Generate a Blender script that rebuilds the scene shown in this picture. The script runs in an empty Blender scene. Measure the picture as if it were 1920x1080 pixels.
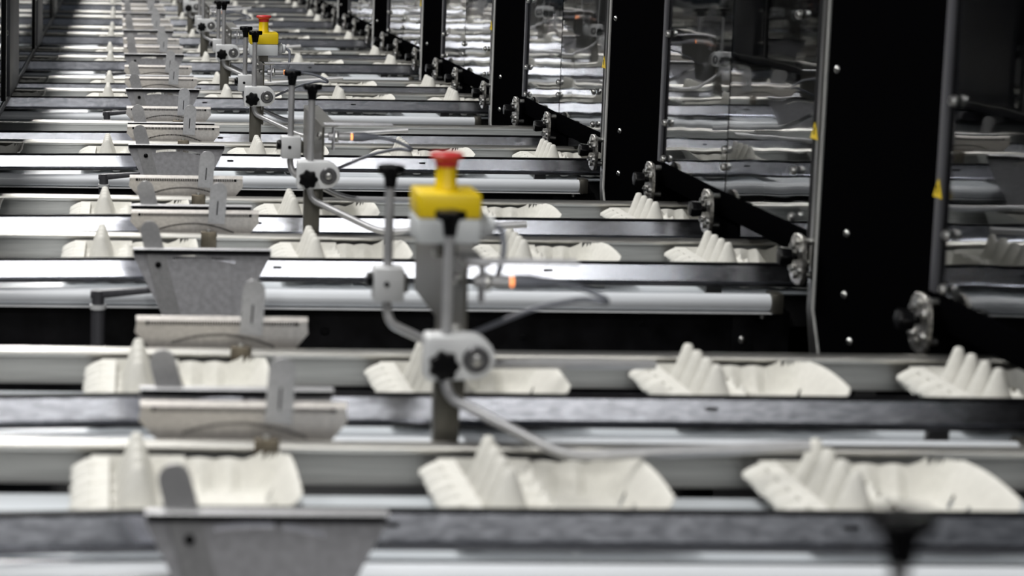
import bpy, bmesh, math, random
from mathutils import Matrix, Vector
random.seed(7)
C = bpy.context.scene.collection
SC = bpy.context.scene

# ------------------------------------------------------------------ camera
ZR = 0.95                       # height of the lane rails above the floor
cam = bpy.data.cameras.new('camera'); camo = bpy.data.objects.new('camera', cam); C.objects.link(camo)
RIGHT = Vector((0.9994568, -0.02892645, 0.01579142))
DOWN = Vector((0.01183664, -0.13211652, -0.99116352))
FWD = Vector((0.03075715, 0.99081203, -0.13170237))
m = Matrix((RIGHT, -DOWN, -FWD)).transposed().to_4x4()
m.translation = Vector((0, 0, ZR + 0.653))
camo.matrix_world = m
cam.sensor_width = 36.0; cam.sensor_fit = 'HORIZONTAL'
cam.lens = 3895.2 * 36.0 / 1920.0
cam.shift_x = (960 - 333.3) / 1920.0
cam.shift_y = -(540 - 338.6) / 1920.0
cam.clip_start = 0.05; cam.clip_end = 200
cam.dof.use_dof = True; cam.dof.focus_distance = 5.8; cam.dof.aperture_fstop = 4.6
SC.camera = camo

# ------------------------------------------------------------------ light
SC.view_settings.view_transform = 'Standard'; SC.view_settings.look = 'None'
SC.view_settings.gamma = 1.0; SC.view_settings.use_curve_mapping = False
SC.view_settings.exposure = 0.0
w = bpy.data.worlds.new('hall'); SC.world = w; w.use_nodes = True
bg = w.node_tree.nodes['Background']; bg.inputs[0].default_value = (0.74, 0.86, 1.0, 1); bg.inputs[1].default_value = 0.035

def area(name, loc, sx, sy, power, col=(1, 0.985, 0.96)):
    l = bpy.data.lights.new(name, 'AREA'); l.shape = 'RECTANGLE'; l.size = sx; l.size_y = sy
    l.energy = power; l.color = col
    o = bpy.data.objects.new(name, l); C.objects.link(o); o.location = loc
    return o
# two rows of fluorescent ceiling lamps across the hall, behind the viewer
area('ceiling_lamp', (1.1, -4.8, ZR + 2.7), 4.4, 0.35, 190)
area('ceiling_lamp', (1.1, -2.1, ZR + 2.7), 4.4, 0.30, 100)
# one long row along the left-hand machine
for j in range(8):
    area('ceiling_lamp', (-.56, 1.2 + 2.0 * j, ZR + 2.7), 0.16, 1.9, 54)

# ------------------------------------------------------------------ materials
def newmat(name):
    mt = bpy.data.materials.new(name); mt.use_nodes = True
    return mt, mt.node_tree, mt.node_tree.nodes['Principled BSDF']
def mat(name, col, rough=0.5, metal=0.0, spec=0.5, nscale=None, namp=0.12, stretch=(1, 1, 1), bump=0.0, bscale=200, ramp=0.0, emis=None, rnoise=0.0):
    mt, nt, b = newmat(name)
    b.inputs['Base Color'].default_value = (*col, 1)
    b.inputs['Roughness'].default_value = rough; b.inputs['Metallic'].default_value = metal
    b.inputs['Specular IOR Level'].default_value = spec
    L = nt.links.new
    if nscale or bump:
        tc = nt.nodes.new('ShaderNodeTexCoord'); mp = nt.nodes.new('ShaderNodeMapping'); mp.inputs['Scale'].default_value = stretch
        L(tc.outputs['Object'], mp.inputs['Vector'])
    if nscale:
        n = nt.nodes.new('ShaderNodeTexNoise'); n.inputs['Scale'].default_value = nscale; n.inputs['Detail'].default_value = 5
        L(mp.outputs[0], n.inputs['Vector'])
        r = nt.nodes.new('ShaderNodeValToRGB')
        r.color_ramp.elements[0].position = 0.35 ; r.color_ramp.elements[1].position = 0.65
        r.color_ramp.elements[0].color = (*[max(0, c * (1 - namp)) for c in col], 1)
        r.color_ramp.elements[1].color = (*[min(1, c * (1 + namp)) for c in col], 1)
        L(n.outputs['Fac'], r.inputs[0]); L(r.outputs[0], b.inputs['Base Color'])
        if rnoise:
            mr = nt.nodes.new('ShaderNodeMapRange'); mr.inputs['To Min'].default_value = rough - rnoise; mr.inputs['To Max'].default_value = rough + rnoise
            L(n.outputs['Fac'], mr.inputs['Value']); L(mr.outputs[0], b.inputs['Roughness'])
    if bump:
        n2 = nt.nodes.new('ShaderNodeTexNoise'); n2.inputs['Scale'].default_value = bscale; n2.inputs['Detail'].default_value = 4
        L(mp.outputs[0], n2.inputs['Vector'])
        bp = nt.nodes.new('ShaderNodeBump'); bp.inputs['Strength'].default_value = bump; bp.inputs['Distance'].default_value = 0.002
        L(n2.outputs['Fac'], bp.inputs['Height']); L(bp.outputs[0], b.inputs['Normal'])
    if emis:
        b.inputs['Emission Color'].default_value = (*emis[:3], 1); b.inputs['Emission Strength'].default_value = emis[3]
    return mt
M = {}
M['steel'] = mat('rail_steel', (0.565, 0.58, 0.63), 0.20, 1.0, nscale=90, namp=0.10, stretch=(0.6, 2, 2), bump=0.015, bscale=160, rnoise=0.06)
M['backrail'] = mat('back_rail_steel', (0.55, 0.54, 0.51), 0.34, 1.0, nscale=40, namp=0.12, stretch=(0.15, 4, 4), rnoise=0.06)
M['plate'] = mat('galvanised_sheet', (0.52, 0.52, 0.545), 0.40, 0.45, nscale=90, namp=0.12, bump=0.03, bscale=200, rnoise=0.05)
M['backplate'] = mat('guide_sheet_lit', (0.54, 0.515, 0.49), 0.42, 0.8, nscale=140, namp=0.10, bump=0.06, bscale=200, rnoise=0.05)  # copy of the plate sheet, tone painted for light on tilted plates
M['paddle'] = mat('paddle_steel', (0.46, 0.46, 0.47), 0.45, 0.7, nscale=150, namp=0.08)
M['rod'] = mat('rod_steel', (0.44, 0.44, 0.45), 0.38, 0.45, nscale=50, namp=0.05)
M['post'] = mat('post_steel', (0.11, 0.105, 0.09), 0.36, 0.7, nscale=30, namp=0.15, stretch=(3, 3, 0.3))
M['washer'] = mat('washer_steel', (0.13, 0.13, 0.135), 0.35, 0.6, nscale=80, namp=0.15)
M['dark'] = mat('dark_edge', (0.005, 0.005, 0.006), 0.5, 0.0, 0.1)
M['black'] = mat('black_powder_coat', (0.0015, 0.0015, 0.0018), 0.5, 0.0, 0.0)
M['beam'] = mat('black_beam_paint', (0.006, 0.006, 0.007), 0.5, 0.0, 0.08, nscale=18, namp=0.6, bump=0.08, bscale=300)
M['knob'] = mat('black_plastic', (0.003, 0.003, 0.0035), 0.30, 0.0, 0.12)
M['white'] = mat('white_plastic', (0.62, 0.63, 0.64), 0.42, 0.0, nscale=40, namp=0.04)
M['belt'] = mat('belt_white', (0.62, 0.66, 0.70), 0.38, 0.0, nscale=12, namp=0.06, stretch=(0.3, 2, 1))
M['tube'] = mat('white_tube', (0.78, 0.81, 0.85), 0.25, 0.0, nscale=10, namp=0.04, stretch=(0.3, 2, 2))
M['pulp'] = mat('carton_pulp', (0.70, 0.69, 0.645), 0.92, 0.0, 0.15, nscale=90, namp=0.04, bump=0.2, bscale=700)
M['yellow'] = mat('yellow_plastic', (0.74, 0.53, 0.004), 0.4, nscale=30, namp=0.03)
M['red'] = mat('red_plastic', (0.52, 0.035, 0.035), 0.38, nscale=30, namp=0.03)
M['grey'] = mat('grey_plastic', (0.55, 0.57, 0.58), 0.5, nscale=30, namp=0.03)
M['cable'] = mat('grey_cable', (0.16, 0.17, 0.20), 0.45)
M['alu'] = mat('aluminium_strip', (0.25, 0.25, 0.245), 0.38, 1.0, nscale=25, namp=0.12, stretch=(4, 4, 0.3))
M['bolt'] = mat('bolt_steel', (0.50, 0.50, 0.49), 0.30, 1.0, nscale=300, namp=0.3)
M['bracket'] = mat('cast_bracket', (0.36, 0.35, 0.33), 0.36, 0.9, nscale=120, namp=0.5, bump=0.6, bscale=160)
M['ticklight'] = mat('bright_tick', (0.80, 0.80, 0.76), 0.4)
M['led'] = mat('orange_led', (1.0, 0.3, 0.05), 0.4, emis=(1.0, 0.32, 0.10, 2.4))
M['floor'] = mat('floor_concrete', (0.03, 0.03, 0.032), 0.5, nscale=4, namp=0.3)
M['bed'] = mat('bed_black', (0.01, 0.01, 0.011), 0.45, nscale=30, namp=0.2)
M['leftcol'] = mat('grey_column', (0.085, 0.085, 0.095), 0.4, 0.3, nscale=25, namp=0.1, stretch=(4, 4, .3))
M['clip'] = mat('clip_bronze', (0.14, 0.12, 0.09), 0.4, 0.7, nscale=60, namp=0.2)
def glass(name, tint, bump):
    mt, nt, b = newmat(name)
    b.inputs['Base Color'].default_value = (*tint, 1); b.inputs['Roughness'].default_value = 0.02
    b.inputs['Transmission Weight'].default_value = 1.0; b.inputs['IOR'].default_value = 1.5
    tc = nt.nodes.new('ShaderNodeTexCoord'); n = nt.nodes.new('ShaderNodeTexNoise'); n.inputs['Scale'].default_value = 5.0; n.inputs['Detail'].default_value = 1
    nt.links.new(tc.outputs['Object'], n.inputs['Vector'])
    bp = nt.nodes.new('ShaderNodeBump'); bp.inputs['Strength'].default_value = bump; bp.inputs['Distance'].default_value = 0.01
    nt.links.new(n.outputs['Fac'], bp.inputs['Height']); nt.links.new(bp.outputs[0], b.inputs['Normal'])
    return mt
M['glass'] = glass('clear_pane', (0.75, 0.78, 0.80), 0.04)

# ------------------------------------------------------------------ mesh helpers
class MB:
    def __init__(s): s.v = []; s.f = []
    def add(s, vs, fs):
        o = len(s.v); s.v += [tuple(v) for v in vs]; s.f += [tuple(i + o for i in f) for f in fs]; return s
    def box(s, x0, x1, y0, y1, z0, z1):
        return s.add([(x0, y0, z0), (x1, y0, z0), (x1, y1, z0), (x0, y1, z0), (x0, y0, z1), (x1, y0, z1), (x1, y1, z1), (x0, y1, z1)],
                     [(0, 3, 2, 1), (4, 5, 6, 7), (0, 1, 5, 4), (1, 2, 6, 5), (2, 3, 7, 6), (3, 0, 4, 7)])
    def prism(s, poly, a0, a1, axis='x'):
        """poly: 2-D outline; axis x -> (y,z), axis y -> (x,z), axis z -> (x,y)"""
        n = len(poly)
        def P(p, a): return {'x': (a, p[0], p[1]), 'y': (p[0], a, p[1]), 'z': (p[0], p[1], a)}[axis]
        vs = [P(p, a0) for p in poly] + [P(p, a1) for p in poly]
        fs = [tuple(range(n - 1, -1, -1)), tuple(range(n, 2 * n))] + [(i, (i + 1) % n, n + (i + 1) % n, n + i) for i in range(n)]
        return s.add(vs, fs)
    def lathe(s, prof, c=(0, 0, 0), axis='z', n=20, lobes=0, amp=0.0):
        """prof: (r, h) pairs along the axis"""
        vs = []; fs = []
        for r, h in prof:
            for i in range(n):
                a = 2 * math.pi * i / n
                rr = r * (1 + amp * math.cos(lobes * a)) if lobes else r
                u, v = rr * math.cos(a), rr * math.sin(a)
                p = {'z': (u, v, h), 'y': (u, h, v), 'x': (h, u, v)}[axis]
                vs.append((p[0] + c[0], p[1] + c[1], p[2] + c[2]))
        for j in range(len(prof) - 1):
            for i in range(n):
                fs.append((j * n + i, j * n + (i + 1) % n, (j + 1) * n + (i + 1) % n, (j + 1) * n + i))
        fs.append(tuple(range(n - 1, -1, -1))); k = (len(prof) - 1) * n; fs.append(tuple(range(k, k + n)))
        return s.add(vs, fs)
    def cyl(s, c, r, h0, h1, axis='z', n=16): return s.lathe([(r, h0), (r, h1)], c, axis, n)
    def tube(s, pts, r, n=10, closed_round=True):
        pts = [Vector(p) for p in pts]
        if closed_round and len(pts) > 2: pts = smooth(pts)
        vs = []; fs = []
        t0 = (pts[1] - pts[0]).normalized(); ref = Vector((0, 1, 0)) if abs(t0.y) < 0.9 else Vector((1, 0, 0))
        u = t0.cross(ref).normalized()
        for i, p in enumerate(pts):
            t = ((pts[min(i + 1, len(pts) - 1)] - pts[max(i - 1, 0)])).normalized()
            u = (u - t * u.dot(t)).normalized(); v = t.cross(u)
            for k in range(n):
                a = 2 * math.pi * k / n; vs.append(p + u * (r * math.cos(a)) + v * (r * math.sin(a)))
        for i in range(len(pts) - 1):
            for k in range(n):
                fs.append((i * n + k, i * n + (k + 1) % n, (i + 1) * n + (k + 1) % n, (i + 1) * n + k))
        fs.append(tuple(range(n - 1, -1, -1))); q = (len(pts) - 1) * n; fs.append(tuple(range(q, q + n)))
        return s.add(vs, fs)
    def build(s, name, mt, parent=None, bevel=0.0, smooth_angle=40, seg=2):
        me = bpy.data.meshes.new(name); me.from_pydata(s.v, [], s.f)
        bm = bmesh.new(); bm.from_mesh(me)
        bmesh.ops.recalc_face_normals(bm, faces=bm.faces)
        if bevel: bmesh.ops.bevel(bm, geom=[e for e in bm.edges if e.calc_face_angle(0) > 0.6], offset=bevel, segments=seg, affect='EDGES', profile=0.5)
        bm.to_mesh(me); bm.free()
        if smooth_angle:
            for p in me.polygons: p.use_smooth = True
            me.set_sharp_from_angle(angle=math.radians(smooth_angle))
        me.materials.append(M[mt] if isinstance(mt, str) else mt)
        o = bpy.data.objects.new(name, me); C.objects.link(o)
        if parent: o.parent = parent
        return o
def smooth(pts, rad=0.03, n=5):
    out = [pts[0]]
    for i in range(1, len(pts) - 1):
        a, b, c = pts[i - 1], pts[i], pts[i + 1]
        d0, d1 = (a - b), (c - b); r = min(rad, d0.length * .45, d1.length * .45)
        p, q = b + d0.normalized() * r, b + d1.normalized() * r
        for k in range(n + 1):
            t = k / n; out.append(p * (1 - t) ** 2 + b * 2 * t * (1 - t) + q * t * t)
    out.append(pts[-1]); return out
def empty(name, loc, label=None, cat=None, group=None):
    o = bpy.data.objects.new(name, None); C.objects.link(o); o.location = loc
    if label: tag(o, label, cat, group)
    return o
def tag(o, label, cat, group=None):
    o['label'] = label; o['category'] = cat
    if group: o['group'] = group
def tree_copy(o, parent=None):
    c = o.copy(); C.objects.link(c)
    if parent: c.parent = parent
    for ch in list(o.children): tree_copy(ch, c)
    return c
class Proto:
    """the first use hands out the thing itself, later uses copies of it and its parts"""
    def __init__(s, root): s.root = root; s.used = False
    def put(s, loc, label, cat, group):
        o = s.root if not s.used else tree_copy(s.root)
        s.used = True; o.location = loc; tag(o, label, cat, group); return o

ORD = ['nearest', 'second', 'third', 'fourth', 'fifth', 'sixth', 'seventh', 'eighth', 'ninth', 'tenth', 'eleventh', 'twelfth', 'thirteenth', 'fourteenth', 'fifteenth', 'sixteenth']
def lane_word(i): return 'nearest lane' if i == 0 else ORD[i] + ' lane from the front'

# ------------------------------------------------------------------ layout
P = 1.6266                                  # one machine module (two lanes)
NK = 8                                      # modules
FO, BO, FE, BE = 2.2045, 2.4897, 2.7488, 3.0254
LANES = []                                  # (front y, back y, module, odd)
for k in range(NK):
    LANES.append((FO + k * P, BO + k * P, k, True)); LANES.append((FE + k * P, BE + k * P, k, False))
XW = 1.262; XL = -0.35
X0, X1 = -0.95, 1.75
YEND = FO + NK * P

# ------------------------------------------------------------------ structure
fl = MB().box(-6, 7, -9, 20, -0.05, 0).build('floor', 'floor', smooth_angle=0); fl['kind'] = 'structure'
wr = MB().box(1.95, 1.99, 1.6, YEND + 1, 0.0, ZR + 1.15).build('wall_right', 'black', smooth_angle=0); wr['kind'] = 'structure'
MB().box(1.262, 1.95, 1.6, YEND + 1, ZR + 1.10, ZR + 1.14).build('unseen_roof', 'black', wr, smooth_angle=0)  # unseen roof added to keep overhead light out of the cabinet
for k in range(-1, NK):
    y0 = BO + (k + 1) * P + .02; y1 = FE + (k + 1) * P - .03
    MB().box(XW + .006, XW + .012, y0, y1, ZR - .35, ZR + .066).build('skirt_panel', 'black', wr, smooth_angle=0)
wl = MB().box(-1.0, -.96, 3.2, YEND + 1, 0.0, ZR + 1.15).build('wall_left', 'black', smooth_angle=0); wl['kind'] = 'structure'
MB().box(-.96, XL, 3.2, YEND + 1, ZR + 1.10, ZR + 1.14).build('unseen_roof', 'black', wl, smooth_angle=0)  # unseen roof over the left cabinet

# ------------------------------------------------------------------ machine frames (black cross beams)
fr = empty('machine_frame', (0, 0, 0))
MB().box(-.94, XW + .02, 0, .02, ZR - .42, ZR - .0925).build('beam_panel', 'beam', fr, bevel=.002)
for x in (-.9, 1.1):
    MB().box(x, x + .06, .022, .082, 0, ZR - .13).build('leg', 'beam', fr, bevel=.003)
    MB().box(x, x + .06, .022, .86, ZR - .17, ZR - .1265).build('bearer', 'beam', fr, bevel=.003)
for x, z, r in ((.40, -.137, .009), (.77, -.106, .005), (.775, -.146, .005), (.30, -.12, .004), (1.0, -.118, .005)):
    MB().lathe([(r, 0), (r, -.0025), (r * .75, -.003), (r * .7, -.001)], (x, 0, ZR + z), 'y', 14).build('bolt_hole', 'dark', fr)
for x in (1.19,):
    MB().box(x - .02, x + .02, -.006, 0, ZR - .17, ZR - .10).build('mount_tab', 'beam', fr, bevel=.001)
    MB().lathe([(.008, 0), (.008, -.004), (.004, -.007)], (x, -.006, ZR - .145), 'y', 12).build('bolt', 'bolt', fr)
pf = Proto(fr)
for k in range(NK):
    pf.put((0, FO + k * P - .004, 0), 'black perforated cross beam under the ' + lane_word(2 * k), 'machine beam', 'black cross beams under the conveyor lanes')

# ------------------------------------------------------------------ conveyor lanes
FRONT = [(.004, -.004), (-.001, -.004), (-.0085, -.034), (-.016, -.037), (-.016, -.043), (.004, -.043)]
BACK = [(.003, 0), (-.002, -.0005), (-.0065, -.004), (-.008, -.009), (-.0065, -.014), (-.003, -.0175), (-.002, -.055), (.003, -.055)]
def make_lane(odd, width):
    r = empty('conveyor_lane', (0, 0, 0))
    # right hand front rail, and a left hand one that flares towards the viewer
    o = MB().prism(FRONT, .055, X1, 'x').build('front_rail', 'steel', r, smooth_angle=25)
    MB().box(.055, X1, -.004, .006, -.0045, 0).build('edge_strip', 'dark', o, smooth_angle=0)
    for xs_ in (.810, .30):
        MB().box(xs_, xs_ + .016, -.0075, -.002, -.0190, -.0150).build('rail_slot', 'dark', o, smooth_angle=0)
    lf = MB().prism(FRONT, X0, .052, 'x').build('front_rail', 'steel', r, smooth_angle=25)
    lf.location = (.006, -.012, 0)
    for v in lf.data.vertices:                                  # bend: only the piece next to the plate flares
        t = min(1.0, max(0.0, (.05 - v.co.x) / .25)); v.co.y -= .085 * t
    st = MB().box(X0, .052, -.004, .006, -.0045, 0).build('edge_strip', 'dark', lf, smooth_angle=0)
    for v in st.data.vertices:
        t = min(1.0, max(0.0, (.05 - v.co.x) / .25)); v.co.y -= .085 * t
    for a, b in ((X0, .178), (.205, X1)):
        MB().prism([(y + width, z) for y, z in BACK], a, b, 'x').build('back_rail', 'backrail', r, smooth_angle=50)
    c = MB().box(.176, .207, width - .011, width + .006, -.034, .004).build('rail_clip', 'clip', r, bevel=.002)
    MB().cyl((.191, width - .003, .004), .005, 0, .004, 'z', 10).build('screw', 'bolt', c)
    MB().box(X0, X1, .012, width - .030, -.064, -.060).build('belt', 'belt', r, bevel=.0015)
    MB().box(X0, X1, .020, width - .034, -.125, -.0645).build('belt_bed', 'bed', r, smooth_angle=0)
    MB().cyl((0, -.028, -.070), .0165, X0, XW - .03, 'x', 24).build('guard_tube', 'tube', r)
    cp = MB().box(XW - .03, XW - .008, -.05, -.006, -.0890, -.050).build('tube_bracket', 'post', r, bevel=.003)
    MB().cyl((XW - .045, -.04, -.094), .006, -.004, .004, 'z', 10).build('bolt', 'bolt', cp)
    MB().box(X0, XW - .02, -.046, -.010, -.0895, -.0872).build('ledge_strip', 'white', r, smooth_angle=0)
    for x in (-.88, 1.12):
        MB().box(x, x + .03, -.004, width + .003, -.062 - .02, -.0645).build('side_bracket', 'bed', r, smooth_angle=0)
        MB().box(x, x + .03, -.001, .010, -.066, -.040).build('rail_bracket', 'bed', r, smooth_angle=0)
        MB().box(x, x + .03, width - .001, width + .006, -.066, -.05).build('rail_bracket', 'bed', r, smooth_angle=0)
    return r
pl = {True: Proto(make_lane(True, BO - FO)), False: Proto(make_lane(False, BE - FE))}
for i, (f, b, k, odd) in enumerate(LANES):
    pl[odd].put((0, f, ZR), 'steel-railed white carton conveyor, ' + lane_word(i), 'conveyor', 'conveyor lanes')

# ------------------------------------------------------------------ guide plates
def blade(w, h0, h1, y0, y1, n=8):
    poly = [(-w / 2, h0), (w / 2, h0), (w / 2, h1 - w / 2)]
    poly += [(w / 2 * math.cos(math.pi * i / n), h1 - w / 2 + w / 2 * math.sin(math.pi * i / n)) for i in range(1, n)] + [(-w / 2, h1 - w / 2)]
    return MB().prism(poly, y0, y1, 'y')
def ticks(xs, fz, y, mt, parent, name='scale_mark', w=.0014, h=.006):
    mb = MB()
    for x in xs: mb.box(x - w / 2, x + w / 2, y - .0008, y, fz(x) - h / 2, fz(x) + h / 2)
    o = mb.build(name, mt, parent, smooth_angle=0); o['kind'] = 'stuff'; return o
def slotted(mb, x0, x1, z0, z1, slots, fz, h=.006, w=.0021):
    x = x0
    for a in slots:
        mb.box(x, a - w / 2, 0, .003, z0, z1)
        mb.box(a - w / 2, a + w / 2, 0, .003, z0, fz(a) - h / 2); mb.box(a - w / 2, a + w / 2, 0, .003, fz(a) + h / 2, z1)
        x = a + w / 2
    mb.box(x, x1, 0, .003, z0, z1); return mb
def make_front_guide():
    r = empty('front_guide_plate', (0, 0, 0))
    fz = lambda x: .0255 - ((x - .150) ** 2) * 2.0
    mb = MB().prism([(.036, .042), (.106, .042), (.106, -.13), (.094, -.09), (.036, .028)], 0, .003, 'y')
    mb.prism([(.222, .042), (.284, .042), (.284, .030), (.232, -.075), (.222, -.13)], 0, .003, 'y')
    slotted(mb, .106, .222, -.13, .042, [.109 + .0034 * i for i in range(18)] + [.178 + .0034 * i for i in range(13)], fz)
    mb.build('plate', 'plate', r, smooth_angle=0)
    MB().prism([(-.012, .0400), (-.010, .0418), (-.006, .0425), (0, .0425), (0, .0400)], .036, .284, 'x').build('top_lip', 'paddle', r, smooth_angle=30)
    MB().box(.038, .282, -.0105, -.0005, .0320, .0399).build('slot_shade', 'dark', r, smooth_angle=0)  # black strip painted in for the shade under the folded lip
    pd = blade(.034, -.115, .083, -.0045, -.001).build('paddle', 'paddle', r)
    pd.location = (.082, 0, .010); pd.rotation_euler.y = -.26
    MB().lathe([(.0055, 0), (.0055, -.003), (.0035, -.0045)], (0, -.0045, .002), 'y', 12).build('pivot_screw', 'knob', pd)
    MB().box(.12, .20, .003, .1045, -.062, -.058).build('mount_plate', 'post', r, smooth_angle=0)
    return r
def make_back_guide():
    r = empty('back_guide_plate', (0, 0, 0))
    mb = MB().prism([(.036, .029), (.034, .018), (.062, -.012), (.088, -.062), (.088, .029)], 0, .003, 'y')
    mb.prism([(.245, .029), (.245, -.062), (.270, -.012), (.294, .018), (.293, .029)], 0, .003, 'y')
    slotted(mb, .088, .245, -.062, .029, [.091 + .0036 * i for i in range(43)], lambda x: .015 - ((x - .160) ** 2) * 2.6, .0045, .0024)
    mb.build('plate', 'backplate', r, smooth_angle=0)
    # folded upper edge: two end tabs and a top bar leave a dark slot
    MB().box(.036, .050, 0, .003, .0285, .040).build('end_tab', 'backplate', r, bevel=.0012)
    MB().box(.279, .293, 0, .003, .0285, .040).build('end_tab', 'backplate', r, bevel=.0012)
    MB().prism([(-.002, .0360), (-.0005, .040), (.003, .0425), (.006, .0425), (.006, .0360)], .036, .293, 'x').build('top_bar', 'backplate', r, smooth_angle=30)
    MB().box(.050, .279, .0035, .006, .027, .036).build('slot_shade', 'dark', r, smooth_angle=0)  # black strip behind the gap paints the shade inside it
    MB().box(.086, .247, .0035, .006, -.010, .0205).build('arc_slot_shade', 'dark', r, smooth_angle=0)  # black sheet added behind the arc slots as their painted shade
    ticks([.056 + .0040 * i for i in range(55)], lambda x: .0325, .0028, 'backplate', r, 'comb_tooth', .0017, .0072)
    pd = blade(.034, -.020, .064, -.0045, -.001).build('paddle', 'paddle', r)
    pd.location = (.2085, 0, .036); pd.rotation_euler.y = .06
    MB().box(-.0012, .0012, -.0052, -.0045, -.002, .026).build('scale_groove', 'dark', pd, smooth_angle=0)
    MB().box(.09, .24, -.021, 0, -.062, -.056).build('mount_plate', 'post', r, smooth_angle=0)
    return r
gf, gb = Proto(make_front_guide()), Proto(make_back_guide())
for i, (f, b, k, odd) in enumerate(LANES):
    gf.put((0, f - .150, ZR), 'grey tapered guide plate with leaning paddle in front of the ' + lane_word(i), 'guide plate', 'front guide plates')
    gb.put((0, b + .026, ZR), 'slotted guide plate with upright paddle behind the ' + lane_word(i), 'guide plate', 'back guide plates')

# support arm posts beside the front plates
sa = empty('support_arm', (0, 0, 0))
MB().cyl((0, 0, 0), .013, -ZR, -.074, 'z', 16).build('post', 'leftcol', sa)
MB().cyl((0, 0, 0), .015, -.074, -.066, 'z', 16).build('collar', 'white', sa)
MB().cyl((0, 0, 0), .0115, -.066, -.040, 'z', 16).build('post_top', 'leftcol', sa)
MB().prism([(-.014, -.0535), (.012, -.0535), (.125, -.040), (.125, -.031), (-.014, -.0405)], -.008, .008, 'y').build('arm', 'leftcol', sa, bevel=.0015)
psa = Proto(sa)
for i, (f, b, k, odd) in enumerate(LANES):
    if odd: psa.put((-.026, f - .134, ZR), 'dark rod post with short arm at the left of the ' + lane_word(i), 'support post', 'support posts left of the guide plates')

# ------------------------------------------------------------------ egg cartons
def sst(a, b, x):
    t = min(1, max(0, (x - a) / (b - a))); return t * t * (3 - 2 * t)
DV = .237
def zt(u, v):
    fu = abs(2 * (((u - .004) / .052) % 1) - 1); fv = abs(2 * ((v / (DV / 5)) % 1) - 1)
    z = .004 + .032 * sst(.35, 1.05, math.hypot(fu, fv))
    for j in range(1, 5):
        d = math.hypot(u - .056, (v - j * DV / 5) * 1.05)
        z = max(z, .085 - .0016 * (d / .006) ** 2 if d < .006 else .0834 - (d - .006) * 2.9)
    for j in range(1, 5):
        d = math.hypot(u - .108, v - j * DV / 5); z = max(z, .050 - d * 2.2)
    wv = min(v, DV - v)
    z = max(z, .044 * (1 - sst(0, .014, min(wv, u - .002))))
    return z
def zl(u, v):
    # lid: open shell with rounded far corners
    uu, vv = u - .112, v; W = .128; R = .040
    dx, dy = (W - uu), min(vv, DV - vv)
    if dx < R and dy < R: dd = R - math.hypot(R - dx, R - dy)
    else: dd = min(dx, dy)
    cr = abs(((uu - .004) / .036) % 1 - .5) * 2
    wd = .012 + .018 * (1 - cr) * (1 - sst(.06, .09, uu)) + .026 * sst(.05, .11, uu) * sst(0, .05, dy)
    z = .003 + (.040 + .009 * sst(.072, .100, uu) + .010 * math.sin(math.pi * v / DV) * sst(.07, .12, uu)) * (1 - sst(-.003, wd, dd))
    z = max(z, .003 + .040 * (1 - sst(-.004, .020, uu)) * (.8 + .2 * abs(math.sin(v / DV * math.pi * 5))))
    return z, dd
def sheet(name, us, vs, fn, parent, th=.0022):
    nu, nv = len(us), len(vs); V = []; ok = []
    for u in us:
        for v in vs:
            x, y, z, keep = fn(u, v); V.append((x, y, z)); ok.append(keep)
    F = []; n0 = len(V)
    for i in range(nu - 1):
        for j in range(nv - 1):
            q = (i * nv + j, (i + 1) * nv + j, (i + 1) * nv + j + 1, i * nv + j + 1)
            if all(ok[a] for a in q): F.append(q)
    top = list(F); V2 = V + [(x, y, z - th) for x, y, z in V]
    cnt = {}
    for q in top:
        for a, b in zip(q, q[1:] + q[:1]): cnt[(a, b)] = 1
    F += [tuple(a + n0 for a in reversed(q)) for q in top]
    F += [(b, a, a + n0, b + n0) for (a, b) in cnt if (b, a) not in cnt]
    used = sorted({a for q in F for a in q}); mp = {a: i for i, a in enumerate(used)}
    mb = MB(); mb.v = [V2[a] for a in used]; mb.f = [tuple(mp[a] for a in q) for q in F]
    return mb.build(name, 'pulp', parent, smooth_angle=60)
def make_carton():
    r = empty('egg_carton', (0, 0, 0))
    vs = [DV * j / 64 for j in range(65)]
    sheet('tray', [.002 + .114 * i / 40 for i in range(41)], vs, lambda u, v: (u, v, zt(u, v) + .003, True), r)
    def flap(u, v):
        s = abs(math.sin(v / DV * math.pi * 6)) ** .7; t = (.006 - u) / .022          # u from .006 down to -.016
        return (u + .018 - .024 * s * t, v, .046 - .034 * t * t * (1 - .72 * s) + .004 * s * math.sin(t * math.pi) + .0015 * math.sin(v * 400) * t, True)
    sheet('front_flap', [.006 - .022 * i / 8 for i in range(9)], vs, flap, r, .004)
    sheet('lid', [.112 + .132 * i / 48 for i in range(49)], vs, lambda u, v: (u, v, zl(u, v)[0] + .003, zl(u, v)[1] > -.002 and min(math.hypot(u - .214, v - hv) for hv in (.075, .120, .165)) > .0030), r)
    return r
pc = Proto(make_carton())
for i, (f, b, k, odd) in enumerate(LANES):
    if i == 5: continue                                       # this lane runs empty in view
    xs = (-.022, .395, .790, 1.182) if k == 0 else (-.485, -.076, .333, .731, 1.126)
    names = ['leftmost', 'second', 'third', 'fourth', 'fifth']
    for n, x in enumerate(xs):
        if k == 1 and odd and n == 0: continue
        y = (f + b) / 2 - DV / 2 + random.uniform(-.004, .004)
        o = pc.put((x + random.uniform(-.004, .004), y, ZR - .0595), 'open grey pulp egg carton, %s from the left on the %s' % (names[n] if n else 'first', lane_word(i)), 'egg carton', 'egg cartons on the conveyor lanes')
        o.rotation_euler.z = random.uniform(-.012, .012)

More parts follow.
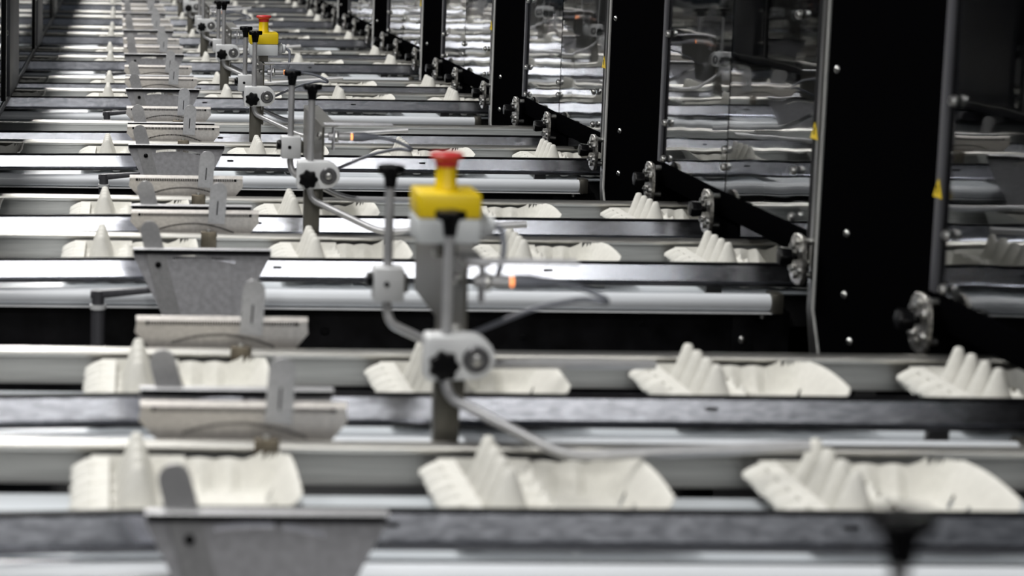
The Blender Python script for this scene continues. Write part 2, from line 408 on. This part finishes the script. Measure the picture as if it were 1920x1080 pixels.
# ------------------------------------------------------------------ rod clamps
def top_knob(parent, x, y, z):
    MB().lathe([(.0075, -.026), (.0085, -.016), (.0105, -.0065), (.0170, -.0055), (.0180, -.002), (.0180, .003), (.0160, .0052), (.005, .0058)], (x, y, z), 'z', 40, 5, .12).build('top_knob', 'knob', parent)
def make_post_clamp():
    r = empty('post_clamp', (0, 0, 0))       # origin: middle of the white clamp body (x, y) at rail height 0
    MB().box(-.025, .007, .02, .046, -.115, .088).build('post', 'post', r, bevel=.002)
    n = 10; poly = [(-.042, .080), (-.042, .131), (-.039, .134), (.016, .134)] + [(.016 + .027 * math.cos(math.pi / 2 - math.pi * j / n), .107 + .027 * math.sin(math.pi / 2 - math.pi * j / n)) for j in range(1, n)] + [(.016, .080), (-.039, .078)]
    body = MB().prism(poly, -.012, .026, 'y').build('clamp_body', 'white', r, bevel=.002)
    MB().lathe([(.009, 0), (.009, -.006), (.0175, -.007), (.0185, -.013), (.0165, -.019), (.006, -.0205)], (-.022, -.012, .100), 'y', 42, 7, .10).build('star_knob', 'knob', r)
    d = MB().lathe([(.0170, 0), (.0170, -.003), (.0150, -.005), (.0105, -.005), (.0095, -.003), (.001, -.003)], (.019, -.012, .106), 'y', 24).build('washer', 'washer', r)
    MB().lathe([(.0070, 0), (.0065, -.005), (.003, -.006)], (.019, -.014, .106), 'y', 12).build('bolt', 'bolt', d)
    MB().tube([(-.016, .004, .262), (-.016, .004, .075), (-.010, -.006, .056), (.118, -.085, .004), (.40, -.125, .030)], .0067, 12).build('guide_rod', 'rod', r)
    top_knob(r, -.016, .004, .283)
    return r
def make_block_clamp():
    r = empty('block_clamp', (0, 0, 0))
    b = MB().box(-.020, .022, -.018, .018, .113, .161).build('clamp_body', 'white', r, bevel=.003)
    MB().cyl((-.003, -.0182, .138), .004, -.0006, .002, 'y', 12).build('screw_hole', 'dark', b)
    MB().lathe([(.009, -.010), (.011, -.006), (.011, -.001), (.005, .0)], (-.020, .0, .142), 'x', 16).build('side_knob', 'knob', r)
    MB().tube([(0, 0, .275), (0, 0, .100), (.006, -.006, .080), (.125, -.012, .026), (.385, .02, .020)], .0067, 12).build('guide_rod', 'rod', r)
    top_knob(r, 0, 0, .297)
    MB().box(.022, .028, -.010, .012, .125, .150).build('mount_arm', 'post', r, bevel=.001)
    return r
pA, pB = Proto(make_post_clamp()), Proto(make_block_clamp())
CL = [(.428, .106), (.410, .120), (.403, .128), (.400, .135), (.394, .137), (.392, .137), (.390, .137), (.390, .137)]
for k in range(NK):
    x, z = CL[k]
    pA.put((x, 2.50 + k * P, ZR + z - .107), 'white star-knob clamp on a steel post behind the ' + lane_word(2 * k), 'rod clamp', 'rod clamps on posts')
    pB.put((min(.381, x - .019), 2.83 + k * P, ZR), 'white block clamp holding a bent guide rod over the ' + lane_word(2 * k + 1), 'rod clamp', 'block rod clamps')

# sensor brackets (web plate running back, flat bar and glowing sensor)
def make_bracket():
    r = empty('sensor_bracket', (0, 0, 0))
    MB().prism([(.032, .045), (.26, .045), (.26, .105), (.46, .105), (.46, .213), (.032, .213)], .4045, .4085, 'x').build('web_plate', 'post', r, smooth_angle=0)
    MB().prism([(.4085, .210), (.4045, .213), (.4045, .2155), (.436, .2155), (.436, .2125), (.4085, .2125)], .032, .46, 'y').build('top_flange', 'backrail', r, smooth_angle=0)
    MB().box(.4085, .548, .032, .062, .2156, .2190).build('cross_bar', 'plate', r, bevel=.001)
    MB().box(.4265, .4295, .032, .062, .165, .2125).build('sensor_plate', 'plate', r, smooth_angle=0)
    s = MB().lathe([(.008, .418), (.0085, .420), (.0085, .463)], (0, .047, .192), 'x', 16).build('sensor_barrel', 'rod', r)
    MB().lathe([(.012, .431), (.013, .433), (.013, .436), (.012, .438)], (0, .047, .192), 'x', 6).build('lock_nut', 'bolt', s)
    MB().lathe([(.0065, .463), (.0065, .467)], (0, .047, .192), 'x', 20).build('status_light', 'led', s)
    MB().lathe([(.0075, .467), (.0095, .470), (.0095, .490), (.007, .500), (.005, .518)], (0, .047, .192), 'x', 16).build('plug', 'cable', s)
    MB().tube([(.512, .047, .192), (.55, .045, .187), (.585, .043, .172), (.590, .055, .164), (.565, .075, .166), (.51, .10, .15), (.43, .12, .11)], .0035, 8).build('cable', 'cable', r)
    for yy, zz in ((.075, .19), (.25, .195), (.09, .12)):
        MB().lathe([(.008, 0), (.008, -.005), (.004, -.008)], (.4045, yy, zz), 'x', 10).build('bolt', 'bolt', r)
    MB().box(.4020, .4045, .032, .05, .045, .085).build('clamp_foot', 'post', r, bevel=.001)
    return r
pS = Proto(make_bracket())
for k in range(NK):
    pS.put((CL[k][0] - .3945, 2.50 + k * P, ZR), 'sheet metal bracket with orange-lit sensor above the ' + lane_word(2 * k + 1), 'sensor bracket', 'sensor brackets')

# emergency stops
def make_estop():
    r = empty('emergency_stop', (0, 0, 0))
    MB().box(-.040, .040, -.040, .040, .236, .268).build('base_box', 'grey', r, bevel=.004)
    MB().box(-.040, .040, -.040, .040, .268, .300).build('yellow_lid', 'yellow', r, bevel=.004)
    MB().lathe([(.0150, .300), (.0150, .303), (.0138, .305), (.0132, .329), (.013, .330)], (0, 0, 0), 'z', 28).build('collar', 'yellow', r)
    MB().lathe([(.0140, .3295), (.0145, .337), (.0215, .3420), (.0215, .3450), (.0195, .3470), (.008, .3480)], (0, 0, 0), 'z', 28).build('push_button', 'red', r)
    g = MB().lathe([(.017, .040), (.017, .052), (.013, .054), (.012, .062), (.006, .064)], (0, .0, .254), 'x', 14).build('cable_gland', 'grey', r)
    MB().tube([(.062, 0, .254), (.074, 0, .250), (.076, -.01, .225), (.066, -.02, .19)], .004, 8).build('cable', 'cable', r)
    MB().box(-.012, .012, -.03, .03, .2195, .236).build('mount_block', 'post', r, smooth_angle=0)
    return r
pE = Proto(make_estop())
pE.put((.421, 2.60, ZR), 'red and yellow emergency stop button nearest the viewer', 'emergency stop', 'emergency stop buttons')
pE.put((.417, 2.60 + 2 * P, ZR), 'red and yellow emergency stop button further back', 'emergency stop', 'emergency stop buttons')

# dark knob of a rod in the near foreground
t = empty('foreground_rod', (.46, 1.157, ZR), 'blurred black knob on a grey rod at the lower right edge', 'rod clamp')
MB().tube([(0, 0, .285), (0, 0, -ZR)], .006, 12).build('rod', 'rod', t)
top_knob(t, 0, 0, .305)

# ------------------------------------------------------------------ right wall: columns, doors, lane brackets
def make_column():
    r = empty('machine_column', (0, 0, 0))                    # origin y: near edge of the column
    MB().box(XW, XW + .16, 0, .5169, 0, ZR + 1.10).build('body', 'black', r, bevel=.003)
    MB().prism([(.5175, ZR + 1.10), (.5175, ZR - .05), (.470, ZR - .13), (.470, ZR - .45), (.515, ZR - .45), (.515, ZR - .135), (.545, ZR - .055), (.545, ZR + 1.10)], XW - .006, XW + .01, 'x').build('edge_strip', 'alu', r, bevel=.0015)
    MB().box(XW - .004, XW + .002, -.028, -.003, ZR + .082, ZR + 1.10).build('pane_edge', 'leftcol', r, bevel=.001)
    MB().box(XW - .003, XW + .01, .545, .572, ZR + .066, ZR + 1.10).build('door_seal', 'dark', r, smooth_angle=0)
    for y, z in ((.465, .386), (.371, .111), (.366, .005), (.328, -.069), (.20, .62)):
        MB().lathe([(.0072, 0), (.0072, -.002), (.005, -.0055), (.0015, -.007)], (XW, y, ZR + z), 'x', 14).build('bolt', 'bolt', r)
    s = MB().prism([(.532, .254), (.571, .254), (.5515, .284)], XW - .0072, XW - .0062, 'x')
    s.v = [(x, y, z + ZR) for x, y, z in s.v]; s = s.build('warning_sticker', 'yellow', r, smooth_angle=0)
    s2 = MB().prism([(.5495, .262), (.5535, .262), (.5545, .275), (.5485, .275)], XW - .0078, XW - .0072, 'x')
    s2.v = [(x, y, z + ZR) for x, y, z in s2.v]; s2.build('warning_mark', 'dark', s, smooth_angle=0)
    return r
pcol = Proto(make_column())
for k in range(NK):
    pcol.put((0, 3.1207 + k * P, 0), 'black machine column, %s on the right-hand side' % ('nearest one' if k == 0 else ORD[k] + ' from the front'), 'machine column', 'black columns along the right side')
def make_door():
    r = empty('glass_door', (0, 0, 0))                        # origin y: far edge of the previous column
    W = 1.1097; s = .578
    for a, b, ang in ((.064, s - .003, .006), (s + .003, W - .002, -.006)):
        o = MB().box(-.003, .003, -(b - a) / 2, (b - a) / 2, ZR + .082, ZR + 1.09).build('pane', 'glass', r, smooth_angle=0)
        o.location = (XW + .004, (a + b) / 2, 0); o.rotation_euler.z = ang
    MB().box(XW - .002, XW + .014, .02, W - .002, ZR + .032, ZR + .081).build('bottom_rail', 'black', r, bevel=.001)
    for y, z in ((.583, .170), (.583, .134), (.57, .52), (.57, .56), (.159, .470), (.143, .183), (.141, .097), (1.054, .176), (1.053, .093), (1.06, .379), (1.06, .55)):
        MB().lathe([(.008, 0), (.009, -.004), (.007, -.009), (.003, -.011)], (XW, y, ZR + z), 'x', 12).build('bolt', 'bolt', r)
    return r
pd_ = Proto(make_door())
for k in range(-1, NK - 1):
    pd_.put((0, 3.6376 + k * P, 0), 'dark reflective glass door pair, %s on the right-hand side' % ('nearest one' if k == -1 else ORD[k + 1] + ' from the front'), 'glass door', 'glass doors along the right side')
def make_lane_bracket():
    r = empty('lane_bracket', (0, 0, 0))
    n = 16; poly = []
    for j in range(n):
        a = 2 * math.pi * j / n; e = .72
        poly.append((.040 * abs(math.cos(a)) ** e * (1 if math.cos(a) >= 0 else -1), .037 + .047 * abs(math.sin(a)) ** e * (1 if math.sin(a) >= 0 else -1)))
    MB().prism(poly, -.030, -.022, 'x').build('plate', 'bracket', r, bevel=.0015, seg=1)
    for z in (.069, .008):
        MB().cyl((0, 0, z), .0065, -.036, 0, 'x', 12).build('standoff', 'bolt', r)
        MB().lathe([(.011, -.022), (.012, -.019), (.010, -.016)], (0, 0.0, z), 'x', 6).build('nut', 'bolt', r)
    for y, z in ((-.022, .055), (.02, .058), (-.022, .02), (.02, .018)):
        MB().lathe([(.0075, -.030), (.0065, -.035), (.003, -.037)], (0, y, z), 'x', 8).build('bolt', 'bolt', r)
    MB().lathe([(.006, -.030), (.007, -.038), (.015, -.042), (.0165, -.060), (.014, -.064), (.004, -.065)], (0, -.004, .043), 'x', 28, 6, .08).build('star_knob', 'knob', r)
    return r
pb = Proto(make_lane_bracket())
for k in range(NK):
    for dy, wd in ((3.66, 'far edge of the'), (4.245, 'mid door behind the'), (4.715, 'door edge well behind the')):
        if k == NK - 1 and dy > 4: continue
        pb.put((XW - .001, dy + k * P, ZR), 'bolted steel bracket with black knob at the %s %s right column' % (wd, 'nearest' if k == 0 else ORD[k]), 'lane bracket', 'lane brackets along the right side')
pb.put((XW - .001, 3.085, ZR), 'bolted steel bracket with black knob before the nearest right column', 'lane bracket', 'lane brackets along the right side')

# ------------------------------------------------------------------ left wall: sill, columns, panes
sl = empty('guard_sill', (0, 0, 0), 'bright-edged sill under the left-hand guard panes', 'sill')
MB().box(XL - .02, XL, 3.3, YEND, ZR + .0005, ZR + .030).build('bar', 'leftcol', sl, bevel=.001)
MB().box(XL, XL + .002, 3.3, YEND, ZR + .024, ZR + .030).build('edge_trim', 'bolt', sl, smooth_angle=0)
def make_left():
    r = empty('guard_column', (0, 0, 0))
    MB().box(XL - .05, XL + .012, 0, .62, ZR + .031, ZR + 1.10).build('body', 'leftcol', r, bevel=.002)
    MB().box(XL - .01, XL + .006, -.16, -.09, ZR + .031, ZR + 1.10).build('frame_strip', 'dark', r, smooth_angle=0)
    MB().box(XL + .006, XL + .008, -.135, -.125, ZR + .031, ZR + 1.10).build('trim_line', 'bolt', r, smooth_angle=0)
    for y, z in ((-.05, .24), (.66, .29), (.66, .10)):
        MB().lathe([(.010, 0), (.010, .004), (.006, .008)], (XL + .001, y, ZR + z), 'x', 10).build('bolt', 'bolt', r)
    return r
pL = Proto(make_left())
gl = [None]
def make_lpane():
    o = empty('guard_pane', (0, 0, 0))
    MB().box(XL - .006, XL - .001, 0, 1.68, ZR + .031, ZR + 1.09).build('pane', 'glass', o, smooth_angle=0)
    return o
pP = Proto(make_lpane())
for n, y in enumerate((6.68, 9.05, 11.45)):
    wd = ('nearest', 'middle', 'farthest')[n]
    pL.put((0, y, 0), '%s grey upright column of the left-hand guard' % wd, 'guard column', 'left guard columns')
    pP.put((0, y + .64, 0), 'reflective guard pane behind the %s left column' % wd, 'guard pane', 'left guard panes')
pP.put((0, 6.68 - 1.70, 0), 'reflective guard pane at the left edge before the nearest column', 'guard pane', 'left guard panes')

# loose warning sticker at the near edge of the nearest column
t = empty('warning_sticker', (0, 0, 0), 'narrow yellow warning sticker on the near edge of the nearest right column', 'sticker')
q = MB().prism([(3.090, ZR + .228), (3.122, ZR + .228), (3.106, ZR + .256)], XW - .0056, XW - .0042, 'x').build('face', 'yellow', t, smooth_angle=0)
MB().prism([(3.1045, ZR + .234), (3.1075, ZR + .234), (3.108, ZR + .247), (3.104, ZR + .247)], XW - .0062, XW - .0056, 'x').build('mark', 'dark', q, smooth_angle=0)
